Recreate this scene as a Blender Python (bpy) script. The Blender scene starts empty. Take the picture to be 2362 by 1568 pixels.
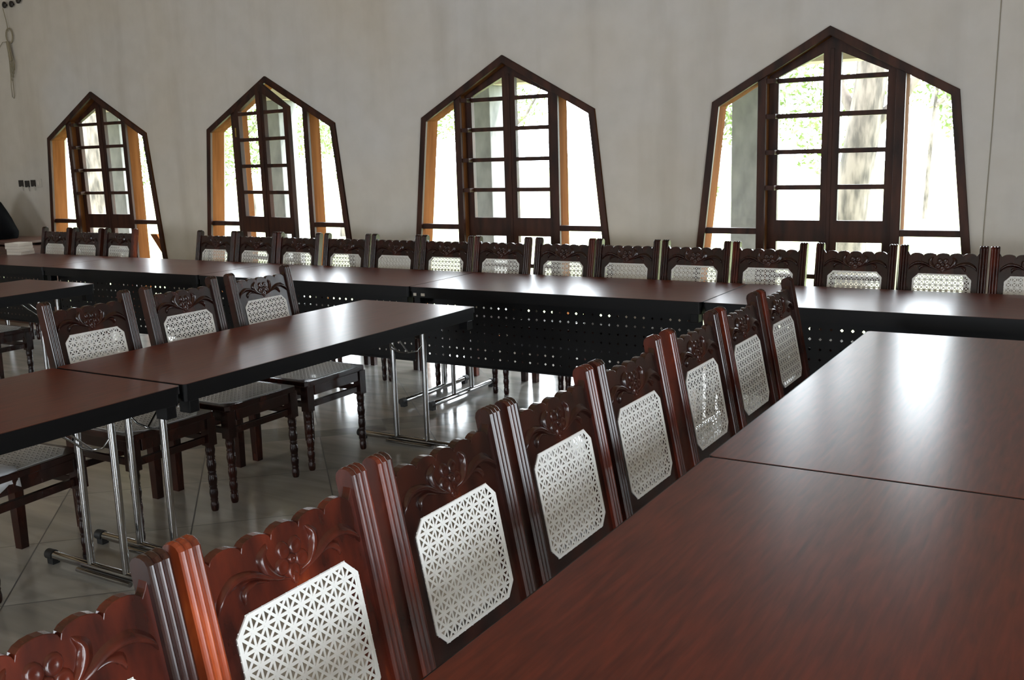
import bpy, math, random
from mathutils import Vector, Matrix
from mathutils.geometry import tessellate_polygon
random.seed(7)
sc = bpy.context.scene
C = sc.collection
PI = math.pi

# ------------------------------------------------------------------ helpers
class M:
    def __init__(s): s.v=[]; s.f=[]; s.sm=[]; s.mi=[]
    def add(s, vs, fs, smooth=False, mi=0):
        b=len(s.v); s.v+= [tuple(p) for p in vs]
        for f in fs: s.f.append([b+i for i in f]); s.sm.append(smooth); s.mi.append(mi)
    def box(s, x0,x1,y0,y1,z0,z1, mi=0):
        s.add([(x0,y0,z0),(x1,y0,z0),(x1,y1,z0),(x0,y1,z0),(x0,y0,z1),(x1,y0,z1),(x1,y1,z1),(x0,y1,z1)],
              [(0,3,2,1),(4,5,6,7),(0,1,5,4),(1,2,6,5),(2,3,7,6),(3,0,4,7)],mi=mi)
    def prism(s, loop, holes, fn, t0, t1, mi=0, smooth=False):
        """loop/holes 2-D polygons; fn(a,b,t)->3-D ; between t0 and t1"""
        loops=[loop]+list(holes); allp=[p for l in loops for p in l]
        tris=tessellate_polygon([[Vector((p[0],p[1],0)) for p in l] for l in loops])
        n=len(allp)
        vs=[fn(a,b,t0) for a,b in allp]+[fn(a,b,t1) for a,b in allp]
        fs=[]
        for t in tris:
            a,b,c=t
            ar=(allp[b][0]-allp[a][0])*(allp[c][1]-allp[a][1])-(allp[b][1]-allp[a][1])*(allp[c][0]-allp[a][0])
            if abs(ar)<1e-12: continue
            if ar<0: a,b,c=a,c,b
            fs.append((a,b,c)); fs.append((n+a,n+c,n+b))
        s.add(vs,fs,mi=mi)
        st=0; b0=len(s.v)-2*n
        for l in loops:
            k=len(l)
            for i in range(k):
                j=(i+1)%k
                s.f.append([b0+st+i,b0+st+j,b0+n+st+j,b0+n+st+i]); s.sm.append(smooth); s.mi.append(mi)
            st+=k
    def tube(s, pts, r, seg=8, caps=True, smooth=True):
        pts=[Vector(p) for p in pts]; n=len(pts)
        rs=r if isinstance(r,(list,tuple)) else [r]*n
        rings=[]; up=None
        for i,p in enumerate(pts):
            d=(pts[min(i+1,n-1)]-pts[max(i-1,0)]).normalized()
            if up is None: up=Vector((0,0,1)) if abs(d.z)<.9 else Vector((1,0,0))
            u=(up-d*up.dot(d)).normalized(); w=d.cross(u); up=u
            rings.append([p+(u*math.cos(2*PI*k/seg)+w*math.sin(2*PI*k/seg))*rs[i] for k in range(seg)])
        vs=[q for R in rings for q in R]; fs=[]
        for i in range(n-1):
            for k in range(seg):
                fs.append((i*seg+k,i*seg+(k+1)%seg,(i+1)*seg+(k+1)%seg,(i+1)*seg+k))
        s.add(vs,fs,smooth)
        if caps:
            s.add(rings[0],[tuple(range(seg))[::-1]]); s.add(rings[-1],[tuple(range(seg))])
    def lathe(s, prof, x, y, seg=14):
        vs=[];fs=[]
        for z,r in prof:
            for k in range(seg): vs.append((x+r*math.cos(2*PI*k/seg),y+r*math.sin(2*PI*k/seg),z))
        for i in range(len(prof)-1):
            for k in range(seg): fs.append((i*seg+k,i*seg+(k+1)%seg,(i+1)*seg+(k+1)%seg,(i+1)*seg+k))
        s.add(vs,fs,True)
        s.add(vs[:seg],[tuple(range(seg))[::-1]]); s.add(vs[-seg:],[tuple(range(seg))])
    def build(s, name, mat, parent=None, bevel=0, recalc=True):
        me=bpy.data.meshes.new(name); me.from_pydata(s.v,[],s.f)
        mats=mat if isinstance(mat,(list,tuple)) else [mat]
        for m in mats: me.materials.append(m)
        me.polygons.foreach_set('use_smooth',s.sm); me.polygons.foreach_set('material_index',s.mi)
        if recalc:
            import bmesh
            bm=bmesh.new(); bm.from_mesh(me)
            bmesh.ops.recalc_face_normals(bm,faces=bm.faces); bm.to_mesh(me); bm.free()
        me.update()
        o=bpy.data.objects.new(name,me); C.objects.link(o)
        if parent: o.parent=parent
        if bevel:
            b=o.modifiers.new('b','BEVEL'); b.width=bevel; b.segments=2; b.limit_method='ANGLE'; b.angle_limit=math.radians(50)
        return o

def tag(o,label,cat,group=None):
    o['label']=label; o['category']=cat
    if group: o['group']=group
    return o
def struct(o): o['kind']='structure'; return o
def empty(name,loc,rz=0):
    o=bpy.data.objects.new(name,None); C.objects.link(o); o.location=loc; o.rotation_euler=(0,0,rz)
    o.empty_display_size=.1
    return o
def dup(src,loc,rz):
    r=src.copy(); C.objects.link(r); r.location=loc; r.rotation_euler=(0,0,rz)
    for ch in list(src.children):
        c=ch.copy(); C.objects.link(c); c.parent=r
        for g in list(ch.children):
            d=g.copy(); C.objects.link(d); d.parent=c
    return r

# ------------------------------------------------------------------ materials
def mat(name, base=(.5,.5,.5), rough=.5, metal=0, spec=.5, coat=0):
    m=bpy.data.materials.new(name); m.use_nodes=True
    b=m.node_tree.nodes['Principled BSDF']
    b.inputs['Base Color'].default_value=(*base,1); b.inputs['Roughness'].default_value=rough
    b.inputs['Metallic'].default_value=metal; b.inputs['Specular IOR Level'].default_value=spec
    b.inputs['Coat Weight'].default_value=coat; b.inputs['Coat Roughness'].default_value=.15
    return m
def nodes(m): return m.node_tree.nodes, m.node_tree.links, m.node_tree.nodes['Principled BSDF']
def noisecol(m, c1, c2, scale=(5,5,5), detail=6, p0=.35, p1=.65, coord='Object', bump=0, nscale=1, c3=None, dist=0):
    n,l,b=nodes(m)
    tc=n.new('ShaderNodeTexCoord'); mp=n.new('ShaderNodeMapping'); mp.inputs['Scale'].default_value=scale
    l.new(tc.outputs[coord],mp.inputs['Vector'])
    nz=n.new('ShaderNodeTexNoise'); nz.inputs['Scale'].default_value=nscale; nz.inputs['Detail'].default_value=detail
    nz.inputs['Distortion'].default_value=dist
    l.new(mp.outputs[0],nz.inputs['Vector'])
    cr=n.new('ShaderNodeValToRGB'); cr.color_ramp.elements[0].position=p0; cr.color_ramp.elements[0].color=(*c1,1)
    cr.color_ramp.elements[1].position=p1; cr.color_ramp.elements[1].color=(*c2,1)
    if c3:
        e=cr.color_ramp.elements.new(min(.99,p1+.12)); e.color=(*c3,1)
    l.new(nz.outputs['Fac'],cr.inputs['Fac']); l.new(cr.outputs['Color'],b.inputs['Base Color'])
    if bump:
        bp=n.new('ShaderNodeBump'); bp.inputs['Strength'].default_value=bump; bp.inputs['Distance'].default_value=.004
        l.new(nz.outputs['Fac'],bp.inputs['Height']); l.new(bp.outputs[0],b.inputs['Normal'])
    return nz,cr,mp

MT={}
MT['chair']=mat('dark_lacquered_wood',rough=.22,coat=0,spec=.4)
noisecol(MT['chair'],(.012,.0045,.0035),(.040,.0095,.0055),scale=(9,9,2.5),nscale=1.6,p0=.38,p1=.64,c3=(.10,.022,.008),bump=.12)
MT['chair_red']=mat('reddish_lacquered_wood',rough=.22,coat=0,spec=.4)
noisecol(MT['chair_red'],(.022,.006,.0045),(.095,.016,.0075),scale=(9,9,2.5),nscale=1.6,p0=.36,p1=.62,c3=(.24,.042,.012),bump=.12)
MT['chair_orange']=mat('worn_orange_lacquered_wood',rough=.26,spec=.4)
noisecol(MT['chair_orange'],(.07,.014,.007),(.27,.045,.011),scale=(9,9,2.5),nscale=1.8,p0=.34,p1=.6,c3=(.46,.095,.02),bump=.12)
MT['cane']=mat('white_cane_strand',(.68,.68,.655),rough=.5,spec=.3)
MT['seatcane']=mat('grey_white_cane_strand',(.55,.54,.52),rough=.5)
MT['top']=mat('mahogany_laminate',rough=.33,spec=.17)
noisecol(MT['top'],(.060,.014,.009),(.15,.031,.016),scale=(34,3.2,1),nscale=2.4,detail=9,p0=.25,p1=.78,dist=.3)
n,l,b=nodes(MT['top'])
nz=n.new('ShaderNodeTexNoise'); nz.inputs['Scale'].default_value=3; nz.inputs['Detail'].default_value=4
mr=n.new('ShaderNodeMapRange'); mr.inputs['To Min'].default_value=.26; mr.inputs['To Max'].default_value=.31
l.new(nz.outputs['Fac'],mr.inputs['Value']); l.new(mr.outputs[0],b.inputs['Roughness'])
MT['black']=mat('black_metal',(.004,.004,.0045),rough=.45,spec=.2)
MT['rubber']=mat('black_rubber',(.012,.012,.012),rough=.6)
MT['chrome']=mat('chrome',(.42,.42,.42),rough=.12,metal=1)
MT['frame']=mat('brown_stained_frame_wood',rough=.5,spec=.25)
noisecol(MT['frame'],(.016,.006,.0038),(.055,.018,.009),scale=(10,10,2),nscale=1.5,p0=.35,p1=.65,bump=.15)
MT['board']=mat('bare_orange_timber',rough=.9,spec=.05)
noisecol(MT['board'],(.105,.036,.009),(.165,.064,.020),scale=(14,14,1.2),nscale=1.5,p0=.3,p1=.7,bump=.1)
MT['wall']=mat('painted_plaster',rough=.85,spec=.2)
def wallmat(m):
    n,l,b=nodes(m)
    tc=n.new('ShaderNodeTexCoord')
    def nz(sc_,det,p0,p1,vec=(1,1,1)):
        mp=n.new('ShaderNodeMapping'); mp.inputs['Scale'].default_value=vec; l.new(tc.outputs['Object'],mp.inputs['Vector'])
        t=n.new('ShaderNodeTexNoise'); t.inputs['Scale'].default_value=sc_; t.inputs['Detail'].default_value=det
        l.new(mp.outputs[0],t.inputs['Vector'])
        r=n.new('ShaderNodeMapRange'); r.inputs['From Min'].default_value=p0; r.inputs['From Max'].default_value=p1
        l.new(t.outputs['Fac'],r.inputs['Value']); return r.outputs[0],t
    f1,_=nz(.5,3,.38,.62); f2,t2=nz(1.0,6,.5,.72,(3.2,3.2,.35)); f3,t3=nz(7,8,.35,.75)
    m1=n.new('ShaderNodeMixRGB'); m1.inputs[1].default_value=(.60,.59,.57,1); m1.inputs[2].default_value=(.595,.55,.475,1); l.new(f1,m1.inputs[0])
    m2=n.new('ShaderNodeMixRGB'); m2.blend_type='MULTIPLY'; m2.inputs[2].default_value=(.86,.85,.83,1); l.new(f2,m2.inputs[0]); l.new(m1.outputs[0],m2.inputs[1])
    m3=n.new('ShaderNodeMixRGB'); m3.blend_type='MULTIPLY'; m3.inputs[2].default_value=(.93,.93,.92,1); l.new(f3,m3.inputs[0]); l.new(m2.outputs[0],m3.inputs[1])
    l.new(m3.outputs[0],b.inputs['Base Color'])
    bp=n.new('ShaderNodeBump'); bp.inputs['Strength'].default_value=.25; bp.inputs['Distance'].default_value=.006
    l.new(t3.outputs['Fac'],bp.inputs['Height']); l.new(bp.outputs[0],b.inputs['Normal'])
wallmat(MT['wall'])
MT['ceil']=mat('ceiling_paint',(.62,.46,.30),rough=.9)
MT['floor']=mat('polished_tile',rough=.16,spec=.6)
def floormat(m):
    n,l,b=nodes(m)
    tc=n.new('ShaderNodeTexCoord'); sp=n.new('ShaderNodeSeparateXYZ'); l.new(tc.outputs['Object'],sp.inputs[0])
    def mth(op,a,b2=None,c=None):
        t=n.new('ShaderNodeMath'); t.operation=op
        for i,x in enumerate((a,b2,c)):
            if x is None: continue
            if isinstance(x,(int,float)): t.inputs[i].default_value=x
            else: l.new(x,t.inputs[i])
        return t.outputs[0]
    S=1/math.sqrt(2)
    u=mth('MULTIPLY',mth('ADD',sp.outputs[0],sp.outputs[1]),S)
    v=mth('MULTIPLY',mth('SUBTRACT',sp.outputs[1],sp.outputs[0]),S)
    v5=mth('SUBTRACT',v,5.395)
    inband=mth('MULTIPLY',mth('GREATER_THAN',v5,0.0),mth('LESS_THAN',v5,.262))
    above=mth('GREATER_THAN',v5,.131)
    vv=mth('SUBTRACT',v5,mth('MULTIPLY',above,.262))
    us=mth('ADD',u,mth('MULTIPLY',inband,.23))
    def line(x,off,w):
        a=mth('MODULO',mth('ADD',x,60+off),.6)
        d=mth('MINIMUM',a,mth('SUBTRACT',.6,a))
        return mth('LESS_THAN',d,w)
    lu=line(us,.39,.0028)
    lv=mth('MULTIPLY',line(vv,0.0,.0028),mth('SUBTRACT',1,inband))
    e1=mth('LESS_THAN',mth('ABSOLUTE',v5),.0028); e2=mth('LESS_THAN',mth('ABSOLUTE',mth('SUBTRACT',v5,.262)),.0028)
    ln=mth('MAXIMUM',mth('MAXIMUM',lu,lv),mth('MAXIMUM',e1,e2))
    cu=mth('FLOOR',mth('DIVIDE',mth('ADD',us,60.39),.6)); cv=mth('FLOOR',mth('DIVIDE',mth('ADD',vv,60),.6))
    cb=n.new('ShaderNodeCombineXYZ'); l.new(cu,cb.inputs[0]); l.new(cv,cb.inputs[1]); l.new(inband,cb.inputs[2])
    wn=n.new('ShaderNodeTexWhiteNoise'); l.new(cb.outputs[0],wn.inputs['Vector'])
    mp=n.new('ShaderNodeMapping'); mp.inputs['Rotation'].default_value=(0,0,.35); mp.inputs['Scale'].default_value=(1.1,7,1)
    l.new(tc.outputs['Object'],mp.inputs['Vector'])
    ad=n.new('ShaderNodeVectorMath'); ad.operation='ADD'; l.new(mp.outputs[0],ad.inputs[0]); l.new(wn.outputs['Color'],ad.inputs[1])
    nz=n.new('ShaderNodeTexNoise'); nz.inputs['Scale'].default_value=1.3; nz.inputs['Detail'].default_value=8; nz.inputs['Distortion'].default_value=.5
    l.new(ad.outputs[0],nz.inputs['Vector'])
    cr=n.new('ShaderNodeValToRGB'); cr.color_ramp.elements[0].position=.3; cr.color_ramp.elements[0].color=(.33,.315,.285,1)
    cr.color_ramp.elements[1].position=.7; cr.color_ramp.elements[1].color=(.50,.465,.41,1); l.new(nz.outputs['Fac'],cr.inputs[0])
    m0=n.new('ShaderNodeMixRGB'); m0.blend_type='MULTIPLY'; m0.inputs[0].default_value=.25; l.new(cr.outputs[0],m0.inputs[1]); l.new(wn.outputs['Value'],m0.inputs[2])
    m1=n.new('ShaderNodeMixRGB'); m1.blend_type='MULTIPLY'; l.new(mth('MULTIPLY',inband,.75),m1.inputs[0]); l.new(m0.outputs[0],m1.inputs[1]); m1.inputs[2].default_value=(.55,.58,.58,1)
    m2=n.new('ShaderNodeMixRGB'); l.new(mth('MULTIPLY',ln,.85),m2.inputs[0]); l.new(m1.outputs[0],m2.inputs[1]); m2.inputs[2].default_value=(.05,.045,.04,1)
    l.new(m2.outputs[0],b.inputs['Base Color'])
    r=n.new('ShaderNodeMapRange'); r.inputs['To Min'].default_value=.10; r.inputs['To Max'].default_value=.26; l.new(nz.outputs['Fac'],r.inputs['Value'])
    l.new(mth('ADD',r.outputs[0],mth('MULTIPLY',ln,.4)),b.inputs['Roughness'])
floormat(MT['floor'])
MT['grass']=mat('lawn_grass',rough=.9); noisecol(MT['grass'],(.16,.22,.07),(.34,.36,.18),scale=(1,1,1),nscale=1.3,p0=.3,p1=.7)
MT['bark']=mat('pale_bark',rough=.9); noisecol(MT['bark'],(.03,.025,.021),(.12,.10,.085),scale=(9,9,2),nscale=1.5,p0=.35,p1=.6,bump=.5)
MT['leaf']=mat('leaf_green',(.20,.33,.08),rough=.6); noisecol(MT['leaf'],(.045,.080,.014),(.12,.165,.045),scale=(1,1,1),nscale=2,p0=.3,p1=.7)
MT['conc']=mat('grey_weathered_concrete',rough=.85); noisecol(MT['conc'],(.11,.113,.115),(.20,.203,.203),scale=(6,6,3),nscale=1.4,p0=.35,p1=.7)
MT['beam']=mat('cream_veranda_paint',(.40,.35,.28),rough=.8)
MT['whitewall']=mat('white_render',(.75,.75,.74),rough=.8)
MT['brown']=mat('brown_cabinet_wood',rough=.4); noisecol(MT['brown'],(.05,.018,.010),(.10,.036,.018),scale=(2,2,12),nscale=1.5)
MT['cloth']=mat('black_cloth',(.004,.004,.0045),rough=1,spec=.05)
MT['paper']=mat('off_white_paper',(.62,.57,.50),rough=.8)
MT['whitecloth']=mat('white_cotton',(.75,.76,.78),rough=.85)
MT['rope']=mat('pale_cord',(.27,.23,.15),rough=.8)
MT['wire']=mat('thin_wall_wire',(.30,.27,.21),rough=.7)
MT['iron']=mat('dark_iron',(.018,.013,.009),rough=.5)
MT['switch']=mat('cream_switch_plastic',(.50,.47,.41),rough=.5)
MT['brass']=mat('brass_hinge',(.55,.40,.12),rough=.35,metal=1)
g=bpy.data.materials.new('window_glass'); g.use_nodes=True; n=g.node_tree.nodes; l=g.node_tree.links
n.remove(n['Principled BSDF']); out=n['Material Output']
tr=n.new('ShaderNodeBsdfTransparent'); tr.inputs[0].default_value=(.96,.97,.96,1); gl=n.new('ShaderNodeBsdfGlossy'); gl.inputs['Roughness'].default_value=.03
lw=n.new('ShaderNodeLayerWeight'); lw.inputs['Blend'].default_value=.5
pw=n.new('ShaderNodeMath'); pw.operation='POWER'; pw.inputs[1].default_value=4; l.new(lw.outputs['Facing'],pw.inputs[0])
fr=n.new('ShaderNodeMath'); fr.operation='MULTIPLY_ADD'; fr.inputs[1].default_value=.6; fr.inputs[2].default_value=.04; l.new(pw.outputs[0],fr.inputs[0]); mx=n.new('ShaderNodeMixShader')
l.new(fr.outputs[0],mx.inputs[0]); l.new(tr.outputs[0],mx.inputs[1]); l.new(gl.outputs[0],mx.inputs[2]); l.new(mx.outputs[0],out.inputs['Surface'])
MT['glass']=g

# ------------------------------------------------------------------ room shell
YW=6.54; WT=.20; XL=-11.5; XR=2.6; YB=-4.0; H=4.3
WINX=[-8.76,-6.40,-3.98,-1.585]
def winpoly(cx,grow=0.0,z0=.04):
    pk=2.225+grow; sh=1.80+grow*.5; a=.76+grow; bt=.955+grow
    return [(cx-bt,z0),(cx+bt,z0),(cx+a,sh),(cx,pk),(cx-a,sh)]
m=M(); m.prism([(XL-.2,0),(XR+.2,0),(XR+.2,H),(XL-.2,H)],[winpoly(c,-.004,.02) for c in WINX],lambda a,b,t:(a,t,b),YW,YW+WT)
struct(m.build('wall_front',MT['wall']))
BX=[-7.2,-.9]
m=M(); m.prism([(XL-.2,0),(XR+.2,0),(XR+.2,H),(XL-.2,H)],[winpoly(c,0,.6) for c in BX],lambda a,b,t:(a,t,b),YB-WT,YB)
struct(m.build('wall_back',MT['wall']))
RY=[-1.9,.5]
m=M(); m.prism([(YB,0),(YW,0),(YW,H),(YB,H)],[winpoly(c,0,.6) for c in RY],lambda a,b,t:(t,a,b),XR,XR+WT)
struct(m.build('wall_right',MT['wall']))
m=M(); m.box(XL-.2,XL,YB,YW,0,H); struct(m.build('wall_left',MT['wall']))
m=M(); m.box(XL-.2,XR+.2,YB-.2,YW+.2,-.12,0); struct(m.build('floor',MT['floor']))
m=M(); m.box(XL-.2,XR+.2,YB-.2,YW+.2,H,H+.1); struct(m.build('ceiling',MT['ceil']))

# ------------------------------------------------------------------ windows
FD=.15           # frame depth
def bar2(m,p,q,w,y0,y1):
    """bar between 2-D points p,q (x,z); w = width measured to the inside (left normal)"""
    d=Vector((q[0]-p[0],q[1]-p[1])); nrm=Vector((-d.y,d.x)).normalized()*w
    m.prism([(p[0],p[1]),(q[0],q[1]),(q[0]+nrm.x,q[1]+nrm.y),(p[0]+nrm.x,p[1]+nrm.y)],[],lambda a,b,t:(a,t,b),y0,y1)
def inset(poly,w):
    n=len(poly); out=[]
    for i in range(n):
        a=Vector(poly[i-1]);b=Vector(poly[i]);c=Vector(poly[(i+1)%n])
        d1=(b-a).normalized(); d2=(c-b).normalized()
        n1=Vector((-d1.y,d1.x)); n2=Vector((-d2.y,d2.x))
        k=(n1+n2); k=k/(k.dot(n1)) if k.length>1e-6 else n1
        out.append(tuple(b+k*w))
    return out
def topz(x,off=0): return 2.225-.559*abs(x)-off
def make_window(i,cx,openang=0):
    w=empty('window_%d'%i,(cx,YW,0)); struct(w)
    P=winpoly(0,0,.02)
    m=M(); m.prism(P,[inset(P,.045)],lambda a,b,t:(a,t,b),-.018,FD)
    # only the inner lining faces are bare timber; room side is stained
    o=m.build('outer_frame',[MT['frame'],MT['board']],w,bevel=0)
    for p in o.data.polygons:
        c=p.center
        if abs(p.normal.y)<.5 and c.y>.0 : p.material_index=1
    # room-side stained lip
    m=M(); m.prism(P,[inset(P,.05)],lambda a,b,t:(a,t,b),-.022,.004); m.build('frame_lip',MT['frame'],w,bevel=.003)
    for s in (-1,1):
        a,b=sorted((s*.40,s*.455))
        m=M(); zt=topz(.40,.05)
        m.prism([(a,.05),(b,.05),(b,topz(b,.05)),(a,topz(a,.05))],[],lambda x,z,t:(x,t,z),-.004,.022)
        m.build('jamb',MT['frame'],w,bevel=.002)
        m=M(); m.prism([(a,.05),(b,.05),(b,topz(b,.05)),(a,topz(a,.05))],[],lambda x,z,t:(x,t,z),.022,FD-.005)
        m.build('jamb_lining',MT['board'],w)
        # side rail
        x1=.76+.11*(1.8-.945)-.045
        a,b=sorted((s*.455,s*x1)); m=M(); m.box(a,b,0,.05,.925,.965); m.build('side_rail',MT['frame'],w,bevel=.002)
        # side glass
        def sx(z): return .76+(1.8-z)*.11-.05
        pts=[(.457,.08),(sx(.08),.08),(sx(1.78),1.775),(.457,topz(.457,.06))]
        if s<0: pts=[(-x,z) for x,z in pts][::-1]
        m=M(); m.add([(x,.06,z) for x,z in pts],[(0,1,2,3)]); m.build('side_pane',MT['glass'],w)
    # leaf
    lf=empty('leaf',(0,0,0)); lf.parent=w
    if openang: lf.location=(-.398,-.015,0); lf.rotation_euler=(0,0,-openang); ox=.398; y0=0
    else: lf.location=(0,.065,0); ox=0; y0=0
    T=.04
    L=[(-.397,.08),(.397,.08),(.397,topz(.397,.055)),(0,topz(0,.055)),(-.397,topz(.397,.055))]
    rows=[1.915,1.69,1.46,1.23]
    holes=[]
    for s in (-1,1):
        def rc(z0,z1):
            a,b=sorted((s*.055,s*.338)); return [(a,z0),(b,z0),(b,z1),(a,z1)]
        zs=[1.0]+rows[::-1]
        for k in range(4): holes.append(rc(zs[k]+.015 if k else 1.015,zs[k+1]-.015))
        a,b=s*.055,s*.338
        ta=topz(abs(a),.125); tb=topz(abs(b),.125)
        t=[(a,1.93),(b,1.93),(b,max(1.94,tb)),(a,ta)]
        holes.append(t if s>0 else t[::-1])
        holes.append(rc(.66,.875)); holes.append(rc(.24,.63))
    m=M(); m.prism([(x+ox,z) for x,z in L],[[(x+ox,z) for x,z in h] for h in holes],lambda x,z,t:(x,t,z),y0,y0+T)
    fr=m.build('leaf_frame',MT['frame'],lf,bevel=.0015)
    if not openang:
        m=M()
        for z in rows: m.box(-.40,-.34,-.058,.0,z-.015,z+.015)
        m.build('glazing_stub',MT['frame'],lf)
    else:
        m=M(); m.box(ox-.40,ox-.385,-.004,.002,1.72,1.80); m.box(ox-.40,ox-.385,-.004,.002,.3,.38); m.build('hinge',MT['brass'],lf)
    m=M(); m.add([(x+ox,y0+.02,z) for x,z in L],[(0,1,2,3,4)]); m.build('pane',MT['glass'],lf)
    # moulding on the mullion
    m=M(); m.box(ox-.012,ox+.012,y0-.006,y0+.004,.1,topz(0,.13)); m.build('mullion_moulding',MT['frame'],lf,bevel=.002)
    return w
for i,cx in enumerate(WINX): make_window(i+1,cx,openang=math.radians(11) if i==1 else 0)

# ------------------------------------------------------------------ outside
m=M(); m.add([(-60,6.75,-.12),(40,6.75,-.12),(40,90,-.12),(-60,90,-.12)],[(0,1,2,3)]); struct(m.build('lawn',MT['grass']))
m=M(); m.box(-13,4,YW+WT+.001,7.75,-.10,-.01); struct(m.build('veranda_floor',MT['conc']))
for k,cx in enumerate([-9.55,-7.165,-4.735,-2.36,.03]):
    m=M(); m.box(-.125,.125,-.125,.125,-.012,2.08)
    o=m.build('concrete_column',MT['conc'],bevel=.008); o.location=(cx,7.46,0)
    tag(o,['grey concrete veranda column seen through the window furthest from the camera','grey concrete veranda column behind the open casement of the second window','grey concrete veranda column behind the left panes of the third window','grey concrete veranda column behind the left side pane of the nearest window','grey concrete veranda column right of the nearest window, mostly behind the wall'][k],'column','veranda columns outside the windows')
m=M(); m.box(-13,4,7.33,7.60,2.08,2.45); m.box(-13,4,YW+WT+.001,7.75,2.45,2.55); struct(m.build('veranda_roof',MT['beam']))

def leaves(m,c,rad,n,sz,flat=1.0):
    for _ in range(int(n*1.9)):
        while 1:
            p=Vector((random.uniform(-1,1),random.uniform(-1,1),random.uniform(-1,1)))
            if p.length<1: break
        p=Vector((c[0]+p.x*rad,c[1]+p.y*rad,c[2]+p.z*rad*flat))
        a=Vector((random.gauss(0,1),random.gauss(0,1),random.gauss(0,1))).normalized(); b=a.cross(Vector((random.gauss(0,1),random.gauss(0,1),random.gauss(0,1)))).normalized()
        s=sz*.68*random.uniform(.6,1.3)
        m.add([p-a*s,p+b*s*.4,p+a*s,p-b*s*.4],[(0,1,2,3)])
def tree(x,y,h,r,lean,branches,clusters,label,lsz=.07):
    t=empty('tree',(x,y,-.12)); tag(t,label,'tree','trees on the lawn outside')
    m=M(); pts=[]; rs=[]
    for k in range(9):
        f=k/8; pts.append((lean[0]*f+math.sin(f*7+x)*r*.35,lean[1]*f,h*f)); rs.append(r*(1-.45*f)*(1.15 if k==0 else 1))
    m.tube(pts,rs,seg=12)
    for (f,dx,dz,br) in branches:
        k=int(f*8); p=Vector(pts[k])
        m.tube([p,p+Vector((dx*.5,.1,dz*.35)),p+Vector((dx,.2,dz))],[br,br*.8,br*.45],seg=8)
    m.build('trunk',MT['bark'],t)
    m=M()
    for (dx,dy,z,rad,n) in clusters: leaves(m,(dx,dy,z),rad,n,lsz,.7)
    m.build('foliage',MT['leaf'],t,recalc=False)
tree(-2.42,11.2,4.6,.21,(.15,0),[(.45,.75,1.0,.07),(.45,-.5,1.3,.07)],[(1.0,1.3,2.3,.55,260),(.9,2.3,1.9,.45,160)],'pale forked tree trunk behind the right panes of the nearest window')
tree(-15.1,11.2,5.0,.26,(-.1,0),[(.6,1.0,1.4,.08)],[(1.5,1.6,2.3,.6,260),(2.2,2.0,1.7,.5,160)],'thick grey tree trunk behind the furthest window')
tree(-5.6,14.6,3.4,.09,(.55,0),[(.35,-.4,1.1,.04),(.6,.6,.8,.04)],[(.1,0,1.0,.38,150),(.3,0,2.0,.6,380),(1.5,.2,2.3,.9,560),(2.0,.3,1.5,.5,160),(-.5,.4,2.4,.5,140)],'thin leaning tree seen left of the column in the nearest window',.075)
tree(-13.9,16.2,3.8,.08,(.5,0),[(.35,.9,1.4,.04),(.5,-.7,1.2,.04)],[(.4,0,2.3,.9,520),(1.6,.4,2.5,1.0,480),(-1.2,.5,2.2,.9,420),(.3,.2,1.3,.5,110)],'slender branching tree behind the right side pane of the second window',.08)
tree(-18.2,17.8,4.2,.12,(-.3,0),[(.5,.8,1.0,.05)],[(0,0,2.5,1.1,600),(-1.2,.5,1.6,.9,420),(1.8,.5,2.3,.9,380)],'leafy green tree seen through the left side pane of the second window',.09)
tree(-24.5,20.5,4.6,.14,(.3,0),[(.5,-.8,1.0,.05)],[(0,0,2.8,1.5,750),(2.0,.5,2.2,1.0,380),(-.9,.3,1.5,.9,300)],'bright green tree at the right edge of the furthest window',.10)
tree(-13.2,21.8,4.4,.12,(.2,0),[(.5,.8,1.0,.05)],[(0,0,3.0,1.2,420),(-1.6,.3,2.6,1.0,260)],'far tree with hazy foliage behind the third window',.09)
tree(-3.4,22.5,4.6,.05,(.2,0),[(.5,.8,1.0,.05)],[(0,0,3.1,1.2,420),(1.8,.3,3.2,.9,260)],'far tree with pale foliage above the panes of the nearest window',.09)
# leaning plank outside the furthest window
m=M(); m.prism([(0,0),(.10,0),(-.54,.79),(-.64,.79)],[],lambda a,b,t:(a,t,b),0,.035)
o=m.build('timber_plank',MT['board'],bevel=.003); o.location=(-8.05,7.02,-.01)
tag(o,'bare timber brace board slanting outside the low right pane of the furthest window','plank')

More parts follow.
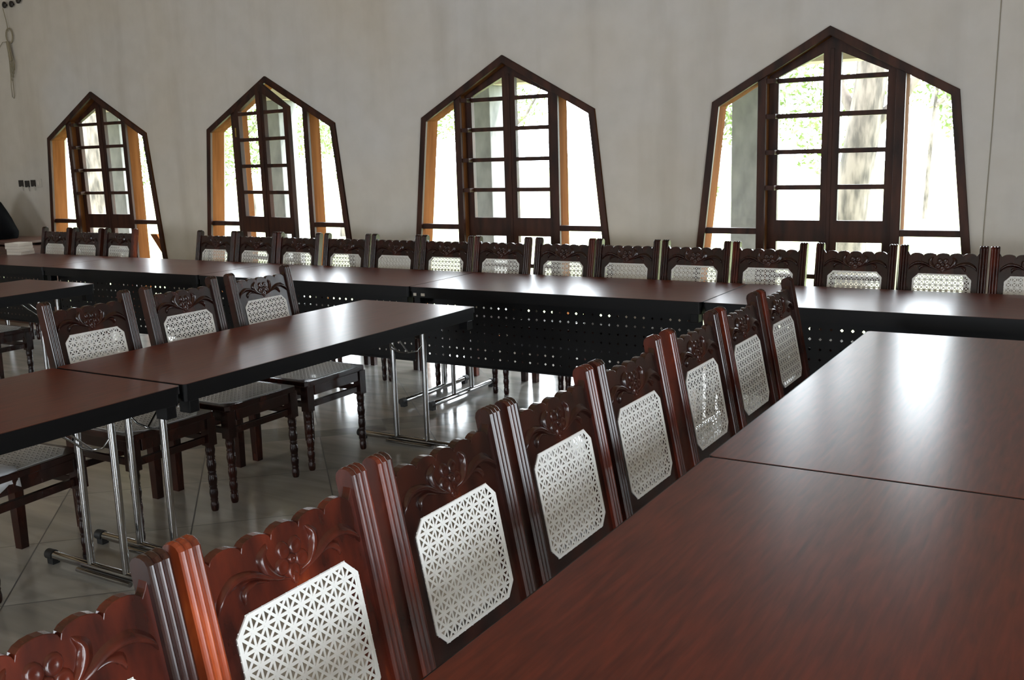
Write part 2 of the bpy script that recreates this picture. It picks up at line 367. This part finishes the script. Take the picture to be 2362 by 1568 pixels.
# ------------------------------------------------------------------ cane weave
def clipseg(p,d,poly):
    t0,t1=-9,9; n=len(poly)
    for i in range(n):
        a=Vector(poly[i]); b=Vector(poly[(i+1)%n]); e=b-a; nn=Vector((-e.y,e.x))
        den=nn.dot(d); num=nn.dot(p-a)
        if abs(den)<1e-12:
            if num<0: return None
            continue
        t=-num/den
        if den>0: t0=max(t0,t)
        else: t1=min(t1,t)
    return (t0,t1) if t1-t0>.004 else None
def octo(a,b,c): return [(-a+c,-b),(a-c,-b),(a,-b+c),(a,b-c),(a-c,b),(-a+c,b),(-a,b-c),(-a,-b+c)]
def cane(m,poly,pitch,fn,w=.0059,border=.007,mi=0):
    lo=Vector((min(p[0] for p in poly),min(p[1] for p in poly))); hi=Vector((max(p[0] for p in poly),max(p[1] for p in poly)))
    n=int((hi.x-lo.x)/pitch); x0=(hi.x+lo.x)/2-n*pitch/2
    k=int((hi.y-lo.y)/pitch); y0=(hi.y+lo.y)/2-k*pitch/2
    strips=[]
    for i in range(n+1): strips.append((Vector((x0+i*pitch,0)),Vector((0,1)),0,w*.8))
    for j in range(k+1): strips.append((Vector((0,y0+j*pitch)),Vector((1,0)),1,w))
    s2=pitch
    for i in range(-k-1,n+k+2):
        strips.append((Vector((x0+i*pitch,y0)),Vector((1,1)).normalized(),2,w*.85))
        strips.append((Vector((x0+i*pitch,y0)),Vector((1,-1)).normalized(),3,w*.85))
    for p,d,lv,ww in strips:
        r=clipseg(p,d,poly)
        if not r: continue
        nn=Vector((-d.y,d.x))*ww/2; a=p+d*r[0]; b=p+d*r[1]; t=lv*.0005
        q=[a-nn,b-nn,b+nn,a+nn]
        vs=[fn(c.x,c.y,t) for c in q]+[fn(c.x,c.y,t+.0007) for c in q]
        m.add(vs,[(0,3,2,1),(4,5,6,7),(0,1,5,4),(1,2,6,5),(2,3,7,6),(3,0,4,7)],mi=mi)
    m.prism(poly,[inset(poly,border)],fn,.0,.0028,mi=mi)

# ------------------------------------------------------------------ chair (faces local +X)
def xb(z): return -.185 if z<.45 else -.185-.2*(z-.45)
def make_chair(woodmat, redpost):
    t=empty('dining_chair',(0,0,0))
    # rear legs running up into reeded posts
    HX=.023; HY=.021
    for s in (-1,1):
        ys=[]
        for q in range(3):
            for k in range(6): ys.append((q+k/6,math.sin(PI*k/6)))
        ys.append((3,0)); NY=len(ys)
        def front(reed): return [(HX-.0055+(.0055*h if reed else .004),-HY+q*2*HY/3) for q,h in ys]
        def section(reed):
            F=front(reed); return F+[(-HX,y) for x,y in F[::-1]]
        st=[(0,.82,0),(.30,1,0),(.45,1,0),(.475,1,1),(.70,1,1),(.935,1,1)]
        m=M(); rings=[]
        for z,k,rd in st: rings.append([(xb(z)+x*k,s*.196+y*k,z) for x,y in section(rd)])
        N=len(rings[0]); vs=[p for R in rings for p in R]; fs=[]
        for i in range(len(rings)-1):
            for k in range(N): fs.append((i*N+k,i*N+(k+1)%N,(i+1)*N+(k+1)%N,(i+1)*N+k))
        m.add(vs,fs,False)
        F=front(1); K=7; vs=[]
        for j in range(K+1):
            a_=PI*j/K
            for i_,(fx,fy) in enumerate(F):
                xm=(fx-HX)/2; hw=(fx+HX)/2
                vs.append((xb(.955)+.004+xm+hw*math.cos(a_)*(1 if 0<j<K else 1),s*.196+fy,.935+.021*math.sin(a_)**.8+ys[i_][1]*.0035*math.sin(a_)))
        fs=[]
        for j in range(K):
            for i_ in range(NY-1): fs.append((j*NY+i_,j*NY+i_+1,(j+1)*NY+i_+1,(j+1)*NY+i_))
        fs.append(tuple(j*NY for j in range(K+1))); fs.append(tuple(j*NY+NY-1 for j in range(K+1))[::-1])
        m.add(vs,fs,False)
        m.add(rings[0],[tuple(range(N))[::-1]])
        m.build('rear_post',redpost[0 if s<0 else 1],t)
    # back board
    top=[]
    E0=.176
    pts=[(E0,.52)]
    top.append((E0,.925)); top.append((.170,.914)); top.append((.1625,.904))
    for b in range(5):
        c=.13-.065*b
        for k in range(1,8):
            f=k/8*PI; top.append((c+.0325*math.cos(f),.902+.0155*math.sin(f)))
        if b<4: top.append((c-.0325,.902))
    top+= [(-.1625,.904),(-.170,.914),(-E0,.925)]
    loop=[(-E0,.52),(E0,.52)]+top
    zc=(.562+.803)/2
    hole=[(a,b+zc) for a,b in octo(.138,.1195,.026)]
    bf=lambda u,z,tt:(xb(z)+tt,u,z)
    m=M(); m.prism(loop,[hole],bf,-.009,.009)
    bd=m.build('back_board',woodmat,t,bevel=.0025)
    m=M(); cane(m,[(a,b+zc) for a,b in octo(.145,.126,.028)],.0275,lambda u,z,tt:(xb(z)+.0093+tt,u,z))
    m.build('back_cane',MT['cane'],bd)
    # relief carving
    m=M()
    def dome(u,z,a,b,h,ang=0):
        ca,sa=math.cos(ang),math.sin(ang); rings=[]; K=12
        vs=[];fs=[]
        for j,(rr,hh) in enumerate(((1,0),(.9,.55),(.66,.85),(.33,.62),(.0,.55))):
            for k in range(K):
                x=a*rr*math.cos(2*PI*k/K); y=b*rr*math.sin(2*PI*k/K)
                uu=u+x*ca-y*sa; zz=z+x*sa+y*ca; vs.append(bf(uu,zz,.0085+h*hh))
        for j in range(4):
            for k in range(K): fs.append((j*K+k,j*K+(k+1)%K,(j+1)*K+(k+1)%K,(j+1)*K+k))
        m.add(vs,fs,True)
    def leafc(pts,ws,h):
        n=len(pts); vs=[];fs=[]
        P=[Vector(p) for p in pts]
        # resample
        Q=[];W=[]
        for i in range(n-1):
            p0=P[max(i-1,0)];p1=P[i];p2=P[i+1];p3=P[min(i+2,n-1)]
            for k in range(5):
                f=k/5
                Q.append(.5*((2*p1)+(p2-p0)*f+(2*p0-5*p1+4*p2-p3)*f*f+(3*p1-p0-3*p2+p3)*f**3)); W.append(ws[i]*(1-f)+ws[i+1]*f)
        Q.append(P[-1]);W.append(ws[-1]); N=len(Q)
        for i in range(N):
            d=(Q[min(i+1,N-1)]-Q[max(i-1,0)]).normalized(); nn=Vector((-d.y,d.x)); w=W[i]
            hh=h*min(1,w/.006)
            for a,b in ((-1,0),(-.75,.75),(-.2,1),(.45,.35),(1,0)):
                q=Q[i]+nn*w*a; vs.append(bf(q.x,q.y,.0085+hh*b))
        for i in range(N-1):
            for k in range(4): fs.append((i*5+k,(i+1)*5+k,(i+1)*5+k+1,i*5+k+1))
        m.add(vs,fs,True)
    zf=.858
    for k in range(5):
        a=PI/2+PI/5+2*PI*k/5; dome(.0235*math.cos(a),zf+.0215*math.sin(a),.0165,.0150,.0065,a)
    dome(0,zf,.0100,.0090,.009); dome(0,.826,.009,.011,.007)
    for s in (-1,1):
        leafc([(s*.046,.898),(s*.060,.880),(s*.056,.860),(s*.040,.843),(s*.018,.832)],[.001,.0125,.0135,.008,.001],.011)
        leafc([(s*.010,.826),(s*.050,.842),(s*.090,.861),(s*.128,.863),(s*.158,.846),(s*.168,.826)],[.002,.005,.0085,.0110,.007,.001],.012)
        leafc([(s*.055,.838),(s*.085,.848),(s*.108,.841),(s*.113,.822)],[.001,.005,.0095,.001],.010)
    m.build('carving',woodmat,bd,recalc=True)
    # seat frame
    o1=[(-.208,-.222),(.195,-.222),(.212,-.205),(.212,.205),(.195,.222),(-.208,.222)]
    hl=[(-.165,-.155),(-.135,-.187),(.130,-.187),(.187,-.130),(.187,.130),(.130,.187),(-.135,.187),(-.165,.155)]
    m=M()
    # rear corners notched round the posts by stopping the frame between them
    o1=[(-.160,-.222),(.195,-.222),(.212,-.205),(.212,.205),(.195,.222),(-.160,.222),(-.160,.173),(-.203,.173),(-.203,-.173),(-.160,-.173)]
    m.prism(o1,[hl],lambda a,b,tt:(a,b,tt),.425,.450)
    m.box(.188,.206,-.165,.165,.375,.425); m.box(-.196,-.176,-.173,.173,.375,.425)
    for s in (-1,1):
        a,b=sorted((s*.188,s*.206)); m.box(-.162,.164,a,b,.375,.425)
    sf=m.build('seat_frame',woodmat,t,bevel=.003)
    m=M(); cane(m,hl and [(x*1.03,y*1.03) for x,y in hl],.024,lambda a,b,tt:(a,b,.4502+tt),w=.0062)
    m.build('seat_cane',MT['seatcane'],sf)
    prof=[(0,.0135),(.008,.0165),(.028,.0180),(.040,.0160),(.046,.0148),(.052,.0170),(.058,.0150),(.066,.0170),(.082,.0190),(.098,.0172),(.105,.0155),(.111,.0178),(.117,.0158),(.126,.0180),(.144,.0200),(.162,.0180),(.170,.0160),(.176,.0186),(.182,.0162),(.192,.0188),(.211,.0212),(.230,.0188),(.238,.0168),(.245,.0194),(.252,.0170),(.262,.0196),(.278,.0215),(.292,.0190),(.300,.0215)]
    for s in (-1,1):
        m=M(); m.lathe(prof,.186,s*.197); m.box(.163,.209,s*.197-.023,s*.197+.023,.300,.4245)
        m.build('front_leg',woodmat,t,bevel=.0015)
    m=M(); m.box(.176,.196,-.176,.176,.315,.345); m.build('stretcher',woodmat,t,bevel=.002)
    m=M(); m.box(-.194,-.176,-.177,.177,.25,.28); m.build('stretcher',woodmat,t,bevel=.002)
    for s in (-1,1):
        m=M(); m.box(-.163,.165,s*.197-.009,s*.197+.009,.318,.346); m.build('stretcher',woodmat,t,bevel=.002)
    return t
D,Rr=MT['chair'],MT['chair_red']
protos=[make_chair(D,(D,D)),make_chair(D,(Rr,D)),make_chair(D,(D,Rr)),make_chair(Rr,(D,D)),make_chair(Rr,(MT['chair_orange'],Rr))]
used=[False]*5
def chair(x,y,rz,label,group,kind):
    if not used[kind]:
        o=protos[kind]; used[kind]=True; o.location=(x,y,0); o.rotation_euler=(0,0,rz)
    else: o=dup(protos[kind],(x,y,0),rz)
    tag(o,label,'chair',group); return o
ordn=['first','second','third','fourth','fifth','sixth','seventh','eighth','ninth','tenth','eleventh','twelfth','thirteenth','fourteenth']
G='carved chairs along the foreground table'
near=[(.688,3,'carved chair cut off by the bottom left corner of the photo, nearest the camera'),
 (1.136,4,'bright red-brown carved chair, second from the camera beside the foreground table'),
 (1.603,1,'dark carved chair, third from the camera beside the foreground table'),
 (2.070,2,'carved chair with white cane back, fourth from the camera beside the foreground table'),
 (2.530,2,'carved chair, fifth from the camera beside the foreground table, by the table seam'),
 (3.036,1,'carved chair, third from the far end of the row beside the foreground table'),
 (3.507,1,'carved chair, second from the far end of the row beside the foreground table'),
 (3.970,1,'carved chair at the far end of the row beside the foreground table')]
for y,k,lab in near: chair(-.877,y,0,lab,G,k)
G='carved chairs along the middle table'
for y,k,lab,rz,dx in [(3.695,0,'carved chair with grey cane seat at the far end of the middle table',0,0),
 (3.185,0,'carved chair second from the far end of the middle table',0,0),
 (2.675,0,'carved chair third from the far end of the middle table, beside the table seam',0,0),
 (2.03,1,'chair with white cloth on its seat, under the middle table at the left edge',math.radians(5),0)]:
    chair(-3.486+dx,y,rz,lab,G,k)
chair(-6.40,3.745,0,'dark chair tucked under the small left table, partly cut off by the left edge','chairs at the left table',0)
G='carved chairs lined up along the window wall'
far=[(-8.37,5.44,-3),(-7.92,5.44,-3),(-7.47,5.44,-3),(-6.232,5.414,0),(-5.782,5.414,0),(-5.335,5.414,0),(-4.856,5.414,0),(-4.402,5.414,0),(-3.953,5.414,0),(-3.506,5.414,0),(-3.03,5.414,0),(-2.585,5.414,0),(-2.137,5.414,0),(-1.690,5.414,0),(-1.205,5.414,0),(-.757,5.414,0),(-.312,5.414,0)]
flab=['leftmost of the three chairs in front of the furthest window, beside the brown cabinet','middle of the three chairs in front of the furthest window','rightmost of the three chairs in front of the furthest window',
 'first chair of the long window row, left of the open casement window','second chair of the long window row, in front of the open casement','third chair of the long window row, in front of the open casement right jamb',
 'fourth chair of the long window row, just right of the open casement window','fifth chair of the long window row, before the bare wall left of the third window','sixth chair of the long window row, at the left side of the third window','seventh chair of the long window row, before the middle of the third window','eighth chair of the long window row, before the right side of the third window',
 'ninth chair of the long window row, before the wall right of the third window','tenth chair of the long window row, at the left foot of the nearest window','eleventh chair of the long window row, before the left half of the nearest window door','twelfth chair of the long window row, before the right half of the nearest window door','thirteenth chair of the long window row, with light glowing through its cane back','last chair of the window row, cut off by the right edge of the photo']
for i,((x,y,a),lab) in enumerate(zip(far,flab)):
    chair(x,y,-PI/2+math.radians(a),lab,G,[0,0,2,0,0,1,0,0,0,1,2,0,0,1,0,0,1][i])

# ------------------------------------------------------------------ tables (length along local Y)
def rrect(a,b,r,n=5):
    out=[]
    for cx,cy,a0 in ((a-r,-b+r,-PI/2),(a-r,b-r,0),(-a+r,b-r,PI/2),(-a+r,-b+r,PI)):
        for k in range(n+1):
            f=a0+PI/2*k/n; out.append((cx+r*math.cos(f),cy+r*math.sin(f)))
    return out
def make_table(w,L,panel):
    t=empty('folding_table',(0,0,0)); a,b=w/2,L/2
    m=M(); m.prism(rrect(a-.003,b-.003,.016),[],lambda x,y,z:(x,y,z),.728,.750); m.build('table_top',MT['top'],t,bevel=.001)
    m=M(); R=rrect(a,b,.019); m.prism(R,[inset(R,.0029)],lambda x,y,z:(x,y,z),.722,.7492); m.build('edge_band',MT['black'],t)
    m=M(); R=rrect(a-.006,b-.006,.014); m.prism(R,[inset(R,.02)],lambda x,y,z:(x,y,z),.686,.7275)
    m.build('apron',MT['black'],t,bevel=.003)
    for sy in (-1,1):
        yy=sy*(b-.105)
        for sx in (-1,1):
            m=M(); m.tube([(sx*.10,yy,.03),(sx*.10,yy,.726)],.0142,seg=14); 
            m.build('leg',MT['chrome'],t)
            m=M(); x0=sx*.24; m.box(min(x0,x0+sx*.055)+sx*.06,max(x0,x0+sx*.055)+sx*.06,yy-sy*.0-.022+sy*.06,yy+.022+sy*.06,.640,.686); m.build('corner_bracket',MT['black'],t,bevel=.003)
        m=M(); m.tube([(-.335,yy,.034),(.335,yy,.034)],.0165,seg=14); m.tube([(-.15,yy-.026,.020),(.15,yy-.026,.020)],.010,seg=10)
        ft=m.build('foot_bar',MT['chrome'],t)
        for sx in (-1,1):
            m=M(); m.tube([(sx*.325,yy,.034),(sx*.362,yy,.034)],.0205,seg=14); m.box(min(sx*.318,sx*.352),max(sx*.318,sx*.352),yy-.015,yy+.015,0,.03)
            m.build('rubber_cap',MT['rubber'],ft)
        m=M(); yi=yy-sy*.26
        m.tube([(-.10,yy-sy*.012,.555),(-.085,yy-sy*.03,.525),(-.03,yy-sy*.035,.512),(.03,yy-sy*.035,.512),(.085,yy-sy*.03,.525),(.10,yy-sy*.012,.555)],.0042,seg=6)
        for s in (-1,1): m.tube([(s*.03,yy-sy*.035,.514),(s*.07,yi,.715)],.0042,seg=6)
        m.build('brace_wire',MT['chrome'],t)
    if panel:
        m=M(); x=a-.10; p=.05; nc=int((L-.06)/p); y0=-nc*p/2; rows=[.3575+p*k-.025 for k in range(-0,6)]
        zb=.285; zt=.686
        rows=[.332,.382,.432,.482,.533,.583,.633]
        def plus(cy,cz):
            q=.0065; r=.0028
            return [(cy-r,cz-q),(cy+r,cz-q),(cy+r,cz-r),(cy+q,cz-r),(cy+q,cz+r),(cy+r,cz+r),(cy+r,cz+q),(cy-r,cz+q),(cy-r,cz+r),(cy-q,cz+r),(cy-q,cz-r),(cy-r,cz-r)]
        zs=[zb]+[(rows[k]+rows[k+1])/2 for k in range(6)]+[zt]
        cells=[]
        for k in range(nc):
            ya=y0+k*p; yb=ya+p; cy=(ya+yb)/2
            for j in range(7):
                z0,z1=zs[j],zs[j+1]; P=plus(cy,rows[j])
                vs=[(x,ya,z0),(x,yb,z0),(x,yb,z1),(x,ya,z1)]+[(x,u,v) for u,v in P]
                # corner indices 0..3 ; hole 4..15 : 4,5 bottom; 7,8 right; 10,11 top; 13,14 left ; inner corners 6,9,12,15
                m.add(vs,[(0,1,5,4),(1,7,6,5),(1,2,8,7),(2,10,9,8),(2,3,11,10),(3,13,12,11),(3,0,14,13),(0,4,15,14)])
        m.box(x-.006,x+.006,y0,y0+nc*p,.276,.286)
        m.box(x-.012,x+.012,y0,y0+nc*p,.685,.722)
        o=m.build('modesty_panel',MT['black'],t,recalc=False)
    return t
T='%s'
def place_table(x0,x1,y0,y1,along,label,group,panel=False):
    cx,cy=(x0+x1)/2,(y0+y1)/2
    if along=='Y': o=make_table(x1-x0,y1-y0,panel); o.location=(cx,cy,0)
    else: o=make_table(y1-y0,x1-x0,panel); o.location=(cx,cy,0); o.rotation_euler=(0,0,-PI/2)
    tag(o,label,'table',group); return o
g_='folding tables of the foreground row'
place_table(-.828,-.045,2.287,4.170,'Y','foreground mahogany folding table, the far one with window glare on its top',g_)
place_table(-.828,-.045,.420,2.283,'Y','red-brown foreground folding table nearest the camera, filling the lower right corner',g_)
g_='folding tables of the middle row'
place_table(-3.455,-2.730,2.287,4.150,'Y','middle folding table whose far end stands before the perforated panels',g_)
place_table(-3.455,-2.730,.420,2.275,'Y','middle folding table cut off by the left edge, on paired chrome legs',g_)
place_table(-6.395,-5.672,2.24,4.110,'Y','small-looking folding table corner at the left edge, in front of the window row','folding tables of the left row')
g_='folding tables along the window wall'
sx=[.095,-1.723,-3.540,-5.340,-7.060,-8.47]
lb=['window-row folding table at the right edge of the photo, behind the foreground table','window-row folding table with the brightest window glare, in front of the third window','window-row folding table before the open casement window','window-row folding table between the furthest window and the open casement','leftmost window-row folding table, with a stack of papers on it']
for i in range(5): place_table(sx[i+1]+.002,sx[i]-.002,4.670,5.410,'X',lb[i],g_,True)
# small latch on the far table edge
m=M(); m.box(-.02,.0,-.004,0,-.008,.008); m.box(.035,.060,-.004,0,-.008,.008)
o=m.build('table_latch',MT['switch']); o.location=(-3.49,4.6755,.705)
tag(o,'tiny pale metal latch clips on the black edge where two window-row tables meet','latch')

# ------------------------------------------------------------------ small things
# white cloth on the left chair
m=M(); N=8; vs=[];fs=[]
prof=[(-.10,.457),(-.04,.459),(.02,.458),(.035,.457),(.042,.450),(.046,.425),(.047,.40)]
for i,(px,pz) in enumerate(prof):
    for k in range(N+1):
        y=-.09+.18*k/N; vs.append((px+.004*math.sin(k*1.7+i),y+(.01 if i<3 else 0),pz+(.004*math.sin(k*2.1+i*.9) if i<3 else 0)+ (0 if i<6 else .012*math.sin(k*1.3))))
for i in range(len(prof)-1):
    for k in range(N): fs.append((i*(N+1)+k,i*(N+1)+k+1,(i+1)*(N+1)+k+1,(i+1)*(N+1)+k))
m.add(vs,fs,True); o=m.build('folded_cloth',MT['whitecloth'],recalc=False); o.location=(-3.315,1.89,0); o.rotation_euler=(0,0,math.radians(5))
sd=o.modifiers.new('s','SOLIDIFY'); sd.thickness=.003
tag(o,'white cloth draped over the front of the cane seat at the left edge','cloth')

# cabinet with rounded end, black draped thing on it, papers
cab=empty('cabinet',(-9.93,6.05,0)); tag(cab,'low brown wooden cabinet with rounded end against the wall at the left edge','cabinet')
prof=[(-1.15,0),(1.0,0),(1.0,.62)]+[(1.0-.16*(1-math.cos(k/8*PI/2)),.62+.13*math.sin(k/8*PI/2)) for k in range(1,9)]+[(-1.15,.77)]
m=M(); m.prism(prof,[],lambda a,b,t:(a,t,b),-.28,.30); m.build('body',MT['brown'],cab,bevel=.006)
m=M(); m.box(-1.15,.80,-.30,.31,.7715,.795); m.build('cabinet_top',MT['brown'],cab,bevel=.004)
for s in (0,1):
    m=M(); m.box(-1.0+s*.95,-.10+s*.95,-.296,-.281,.08,.58); d_=m.build('door',MT['brown'],cab,bevel=.004)
    m=M(); m.box(-.16+s*.2,-.13+s*.2,-.312,-.2965,.32,.36); m.build('handle',MT['iron'],d_,bevel=.003)
m=M()
K=[(0,.20,.75),(.06,.21,.73),(.13,.20,.55),(.22,.17,.40),(.30,.11,.22),(.40,.02,.05)]
vs=[];fs=[]; seg=18
for (z,ry,rx) in [(0,.22,.32),(.03,.225,.345),(.07,.22,.37),(.13,.20,.32),(.20,.18,.26),(.28,.15,.20),(.36,.12,.14),(.43,.07,.07),(.46,.03,.03)]:
    for k in range(seg):
        a=2*PI*k/seg; w=1+.05*math.sin(5*a+z*9)
        vs.append((rx*w*math.cos(a),ry*w*math.sin(a),z))
for i in range(8):
    for k in range(seg): fs.append((i*seg+k,i*seg+(k+1)%seg,(i+1)*seg+(k+1)%seg,(i+1)*seg+k))
m.add(vs,fs,True); m.add(vs[-seg:],[tuple(range(seg))]); m.add(vs[:seg],[tuple(range(seg))[::-1]])
o=m.build('draped_cover',MT['cloth']); o.location=(-9.96,6.06,.796)
tag(o,'black cloth draped in a peak on top of the brown cabinet at the left edge','cloth cover')
for k in range(4):
    m=M(); m.box(-.085,.085,-.075,.075,0,.026)
    o=m.build('paper_stack',MT['paper'],bevel=.003); o.location=(-8.30+.006*(k%2),5.30-.005*k,.7505+.0265*k); o.rotation_euler=(0,0,math.radians([8,3,10,5][k]))
    tag(o,['lowest paper ream of the pile at the left end of the window-row tables','second paper ream from the bottom of the pile by the brown cabinet','third paper ream from the bottom of the pile by the brown cabinet','topmost paper ream of the pile by the brown cabinet'][k],'papers','reams of paper piled on the leftmost table')

# iron hooks and cord high on the wall
for k,(x,z) in enumerate([(-9.964,3.162),(-9.845,3.159),(-9.725,3.185)]):
    h=empty('wall_hook',(x,YW,z)); tag(h,['leftmost of the three dark round hooks at top left, the cord hangs from it','middle of the three dark round hooks at the top left of the wall','rightmost of the three dark round hooks at the top left of the wall'][k],'hook','round hooks high on the wall')
    m=M(); m.tube([(0,0,0),(0,-.0195,0)],.010,seg=10); m.build('stem',MT['iron'],h)
    m=M(); m.tube([(0,-.020,0),(0,-.024,0),(0,-.034,0),(0,-.040,0)],[.020,.033,.033,.018],seg=14); m.build('knob',MT['iron'],h)
m=M(); r=.005; y=YW-.02
def cur(P,rr=r): m.tube([(a,y+dy,b) for a,dy,b in P],rr,seg=6)
x0=-9.964
cur([(x0,-.03,3.13),(x0-.005,-.005,3.0),(x0+.0,0,2.90)],.004)
lp=[(x0+.01+.055*math.cos(a),0,2.855+.075*math.sin(a)) for a in [2*PI*k/14 for k in range(15)]]
cur(lp,.007)
for k in range(4):
    ox=(k-1.5)*.010; zb=2.40+.035*k; wd=.022+.006*k
    cur([(x0+ox*.4,-.003*k,2.80),(x0-wd+ox,-.004*k,2.66),(x0-wd+ox*1.6,-.004*k,zb+.10),(x0-wd*.5+ox*2,-.004*k,zb+.01),(x0+wd*.6+ox*2,-.004*k,zb),(x0+wd+ox*2,-.004*k,zb+.09),(x0+wd*.6+ox,-.004*k,2.64),(x0+ox*.3,-.003*k,2.79)],.0035)
cur([(x0-.012,-.014,2.80),(x0+.0,-.016,2.72),(x0+.01,-.014,2.60)],.016)
cur([(x0-.04,0,2.5),(x0-.06,0,2.35),(x0-.06,0,2.24),(x0-.035,0,2.225),(x0-.02,0,2.25),(x0-.02,0,2.42)],.0035)
cur([(x0-.19,0,2.74),(x0-.12,0,2.80),(x0-.06,0,2.80),(x0-.01,0,2.77)],.003)
o=m.build('hanging_cord',MT['rope']); tag(o,'coiled pale cord hanging from the leftmost hook high on the wall','cord')
# outlets
for k,x in enumerate([-10.077,-9.97,-9.864]):
    h=empty('wall_socket',(x,YW,1.34-.006*(k==1))); tag(h,['leftmost of three open black socket boxes beside the furthest window','middle of three open black socket boxes beside the furthest window','rightmost of three open black socket boxes, next to the cream switch'][k],'socket','socket boxes on the wall')
    m=M(); m.box(-.037,.037,-.012,0,-.035,.035); m.build('socket_box',MT['iron'],h,bevel=.003)
    m=M(); m.tube([(.02,-.012,-.03),(.035,-.02,-.055),(.028,-.012,-.075)],.006,seg=6); m.build('loose_wire',MT['switch'],h)
h=empty('wall_switch',(-9.765,YW,1.34)); tag(h,'cream wall switch plate right of the black socket boxes','switch')
m=M(); m.box(-.045,.045,-.010,0,-.045,.045); m.build('switch_plate',MT['switch'],h,bevel=.003)
m=M(); m.box(-.012,.012,-.016,-.0101,-.018,.018); m.build('rocker',MT['paper'],h,bevel=.002)
# thin wire down the wall at right
m=M(); m.tube([(-.640,YW-.005,3.9),(-.622,YW-.004,3.0),(-.632,YW-.004,2.28),(-.640,YW-.004,1.6),(-.655,YW-.004,.95),(-.658,YW-.004,.1)],.0028,seg=6)
o=m.build('wall_wire',MT['wire']); tag(o,'thin wire running down the wall right of the nearest window','wire')

# ------------------------------------------------------------------ light
w=bpy.data.worlds.new('sky'); sc.world=w; w.use_nodes=True
bg=w.node_tree.nodes['Background']; bg.inputs[0].default_value=(.86,.93,1,1); bg.inputs[1].default_value=33
sun=bpy.data.lights.new('sun','SUN'); sun.energy=22; sun.angle=math.radians(1.5); sun.color=(1,.95,.86)
so=bpy.data.objects.new('sun',sun); C.objects.link(so); so.rotation_euler=(math.radians(-26),math.radians(30),0)
def area(name,loc,rot,sx_,sy_,en,col):
    a=bpy.data.lights.new(name,'AREA'); a.shape='RECTANGLE'; a.size=sx_; a.size_y=sy_; a.energy=en; a.color=col
    o=bpy.data.objects.new(name,a); C.objects.link(o); o.location=loc; o.rotation_euler=rot; return o
# daylight coming through the windows of the unseen back and right-hand walls
def portal(loc,rot,sx_,sy_):
    o=area('window_portal',loc,rot,sx_,sy_,1,(1,1,1)); o.data.cycles.is_portal=True
for c in BX: portal((c,YB-WT-.02,1.45),(math.radians(90),0,0),1.9,1.8)
for c in RY: portal((XR+WT+.02,c,1.45),(0,math.radians(90),0),1.8,1.9)
for c in WINX:
    o=area('window_portal',(c,YW+WT+.02,1.15),(math.radians(-90),0,0),1.9,2.2,1,(1,1,1)); o.data.cycles.is_portal=True

# ------------------------------------------------------------------ camera
yaw,pitch,roll=[math.radians(v) for v in (31.2756,10.6885,-1.7278)]
f=Vector((-math.sin(yaw)*math.cos(pitch),math.cos(yaw)*math.cos(pitch),-math.sin(pitch)))
rt=Vector((math.cos(yaw),math.sin(yaw),0)); up=rt.cross(f)
r2=rt*math.cos(roll)+up*math.sin(roll); u2=-rt*math.sin(roll)+up*math.cos(roll)
cam=bpy.data.cameras.new('camera'); co=bpy.data.objects.new('camera',cam); C.objects.link(co)
co.matrix_world=Matrix(((r2.x,u2.x,-f.x,0),(r2.y,u2.y,-f.y,0),(r2.z,u2.z,-f.z,1.51),(0,0,0,1)))
cam.sensor_width=36; cam.lens=2289/2362*36; cam.clip_start=.05
sc.camera=co
vs_=sc.view_settings; sc.display_settings.display_device='sRGB'; vs_.view_transform='Standard'; vs_.look='None'; vs_.gamma=1; vs_.exposure=-.75; vs_.use_curve_mapping=False
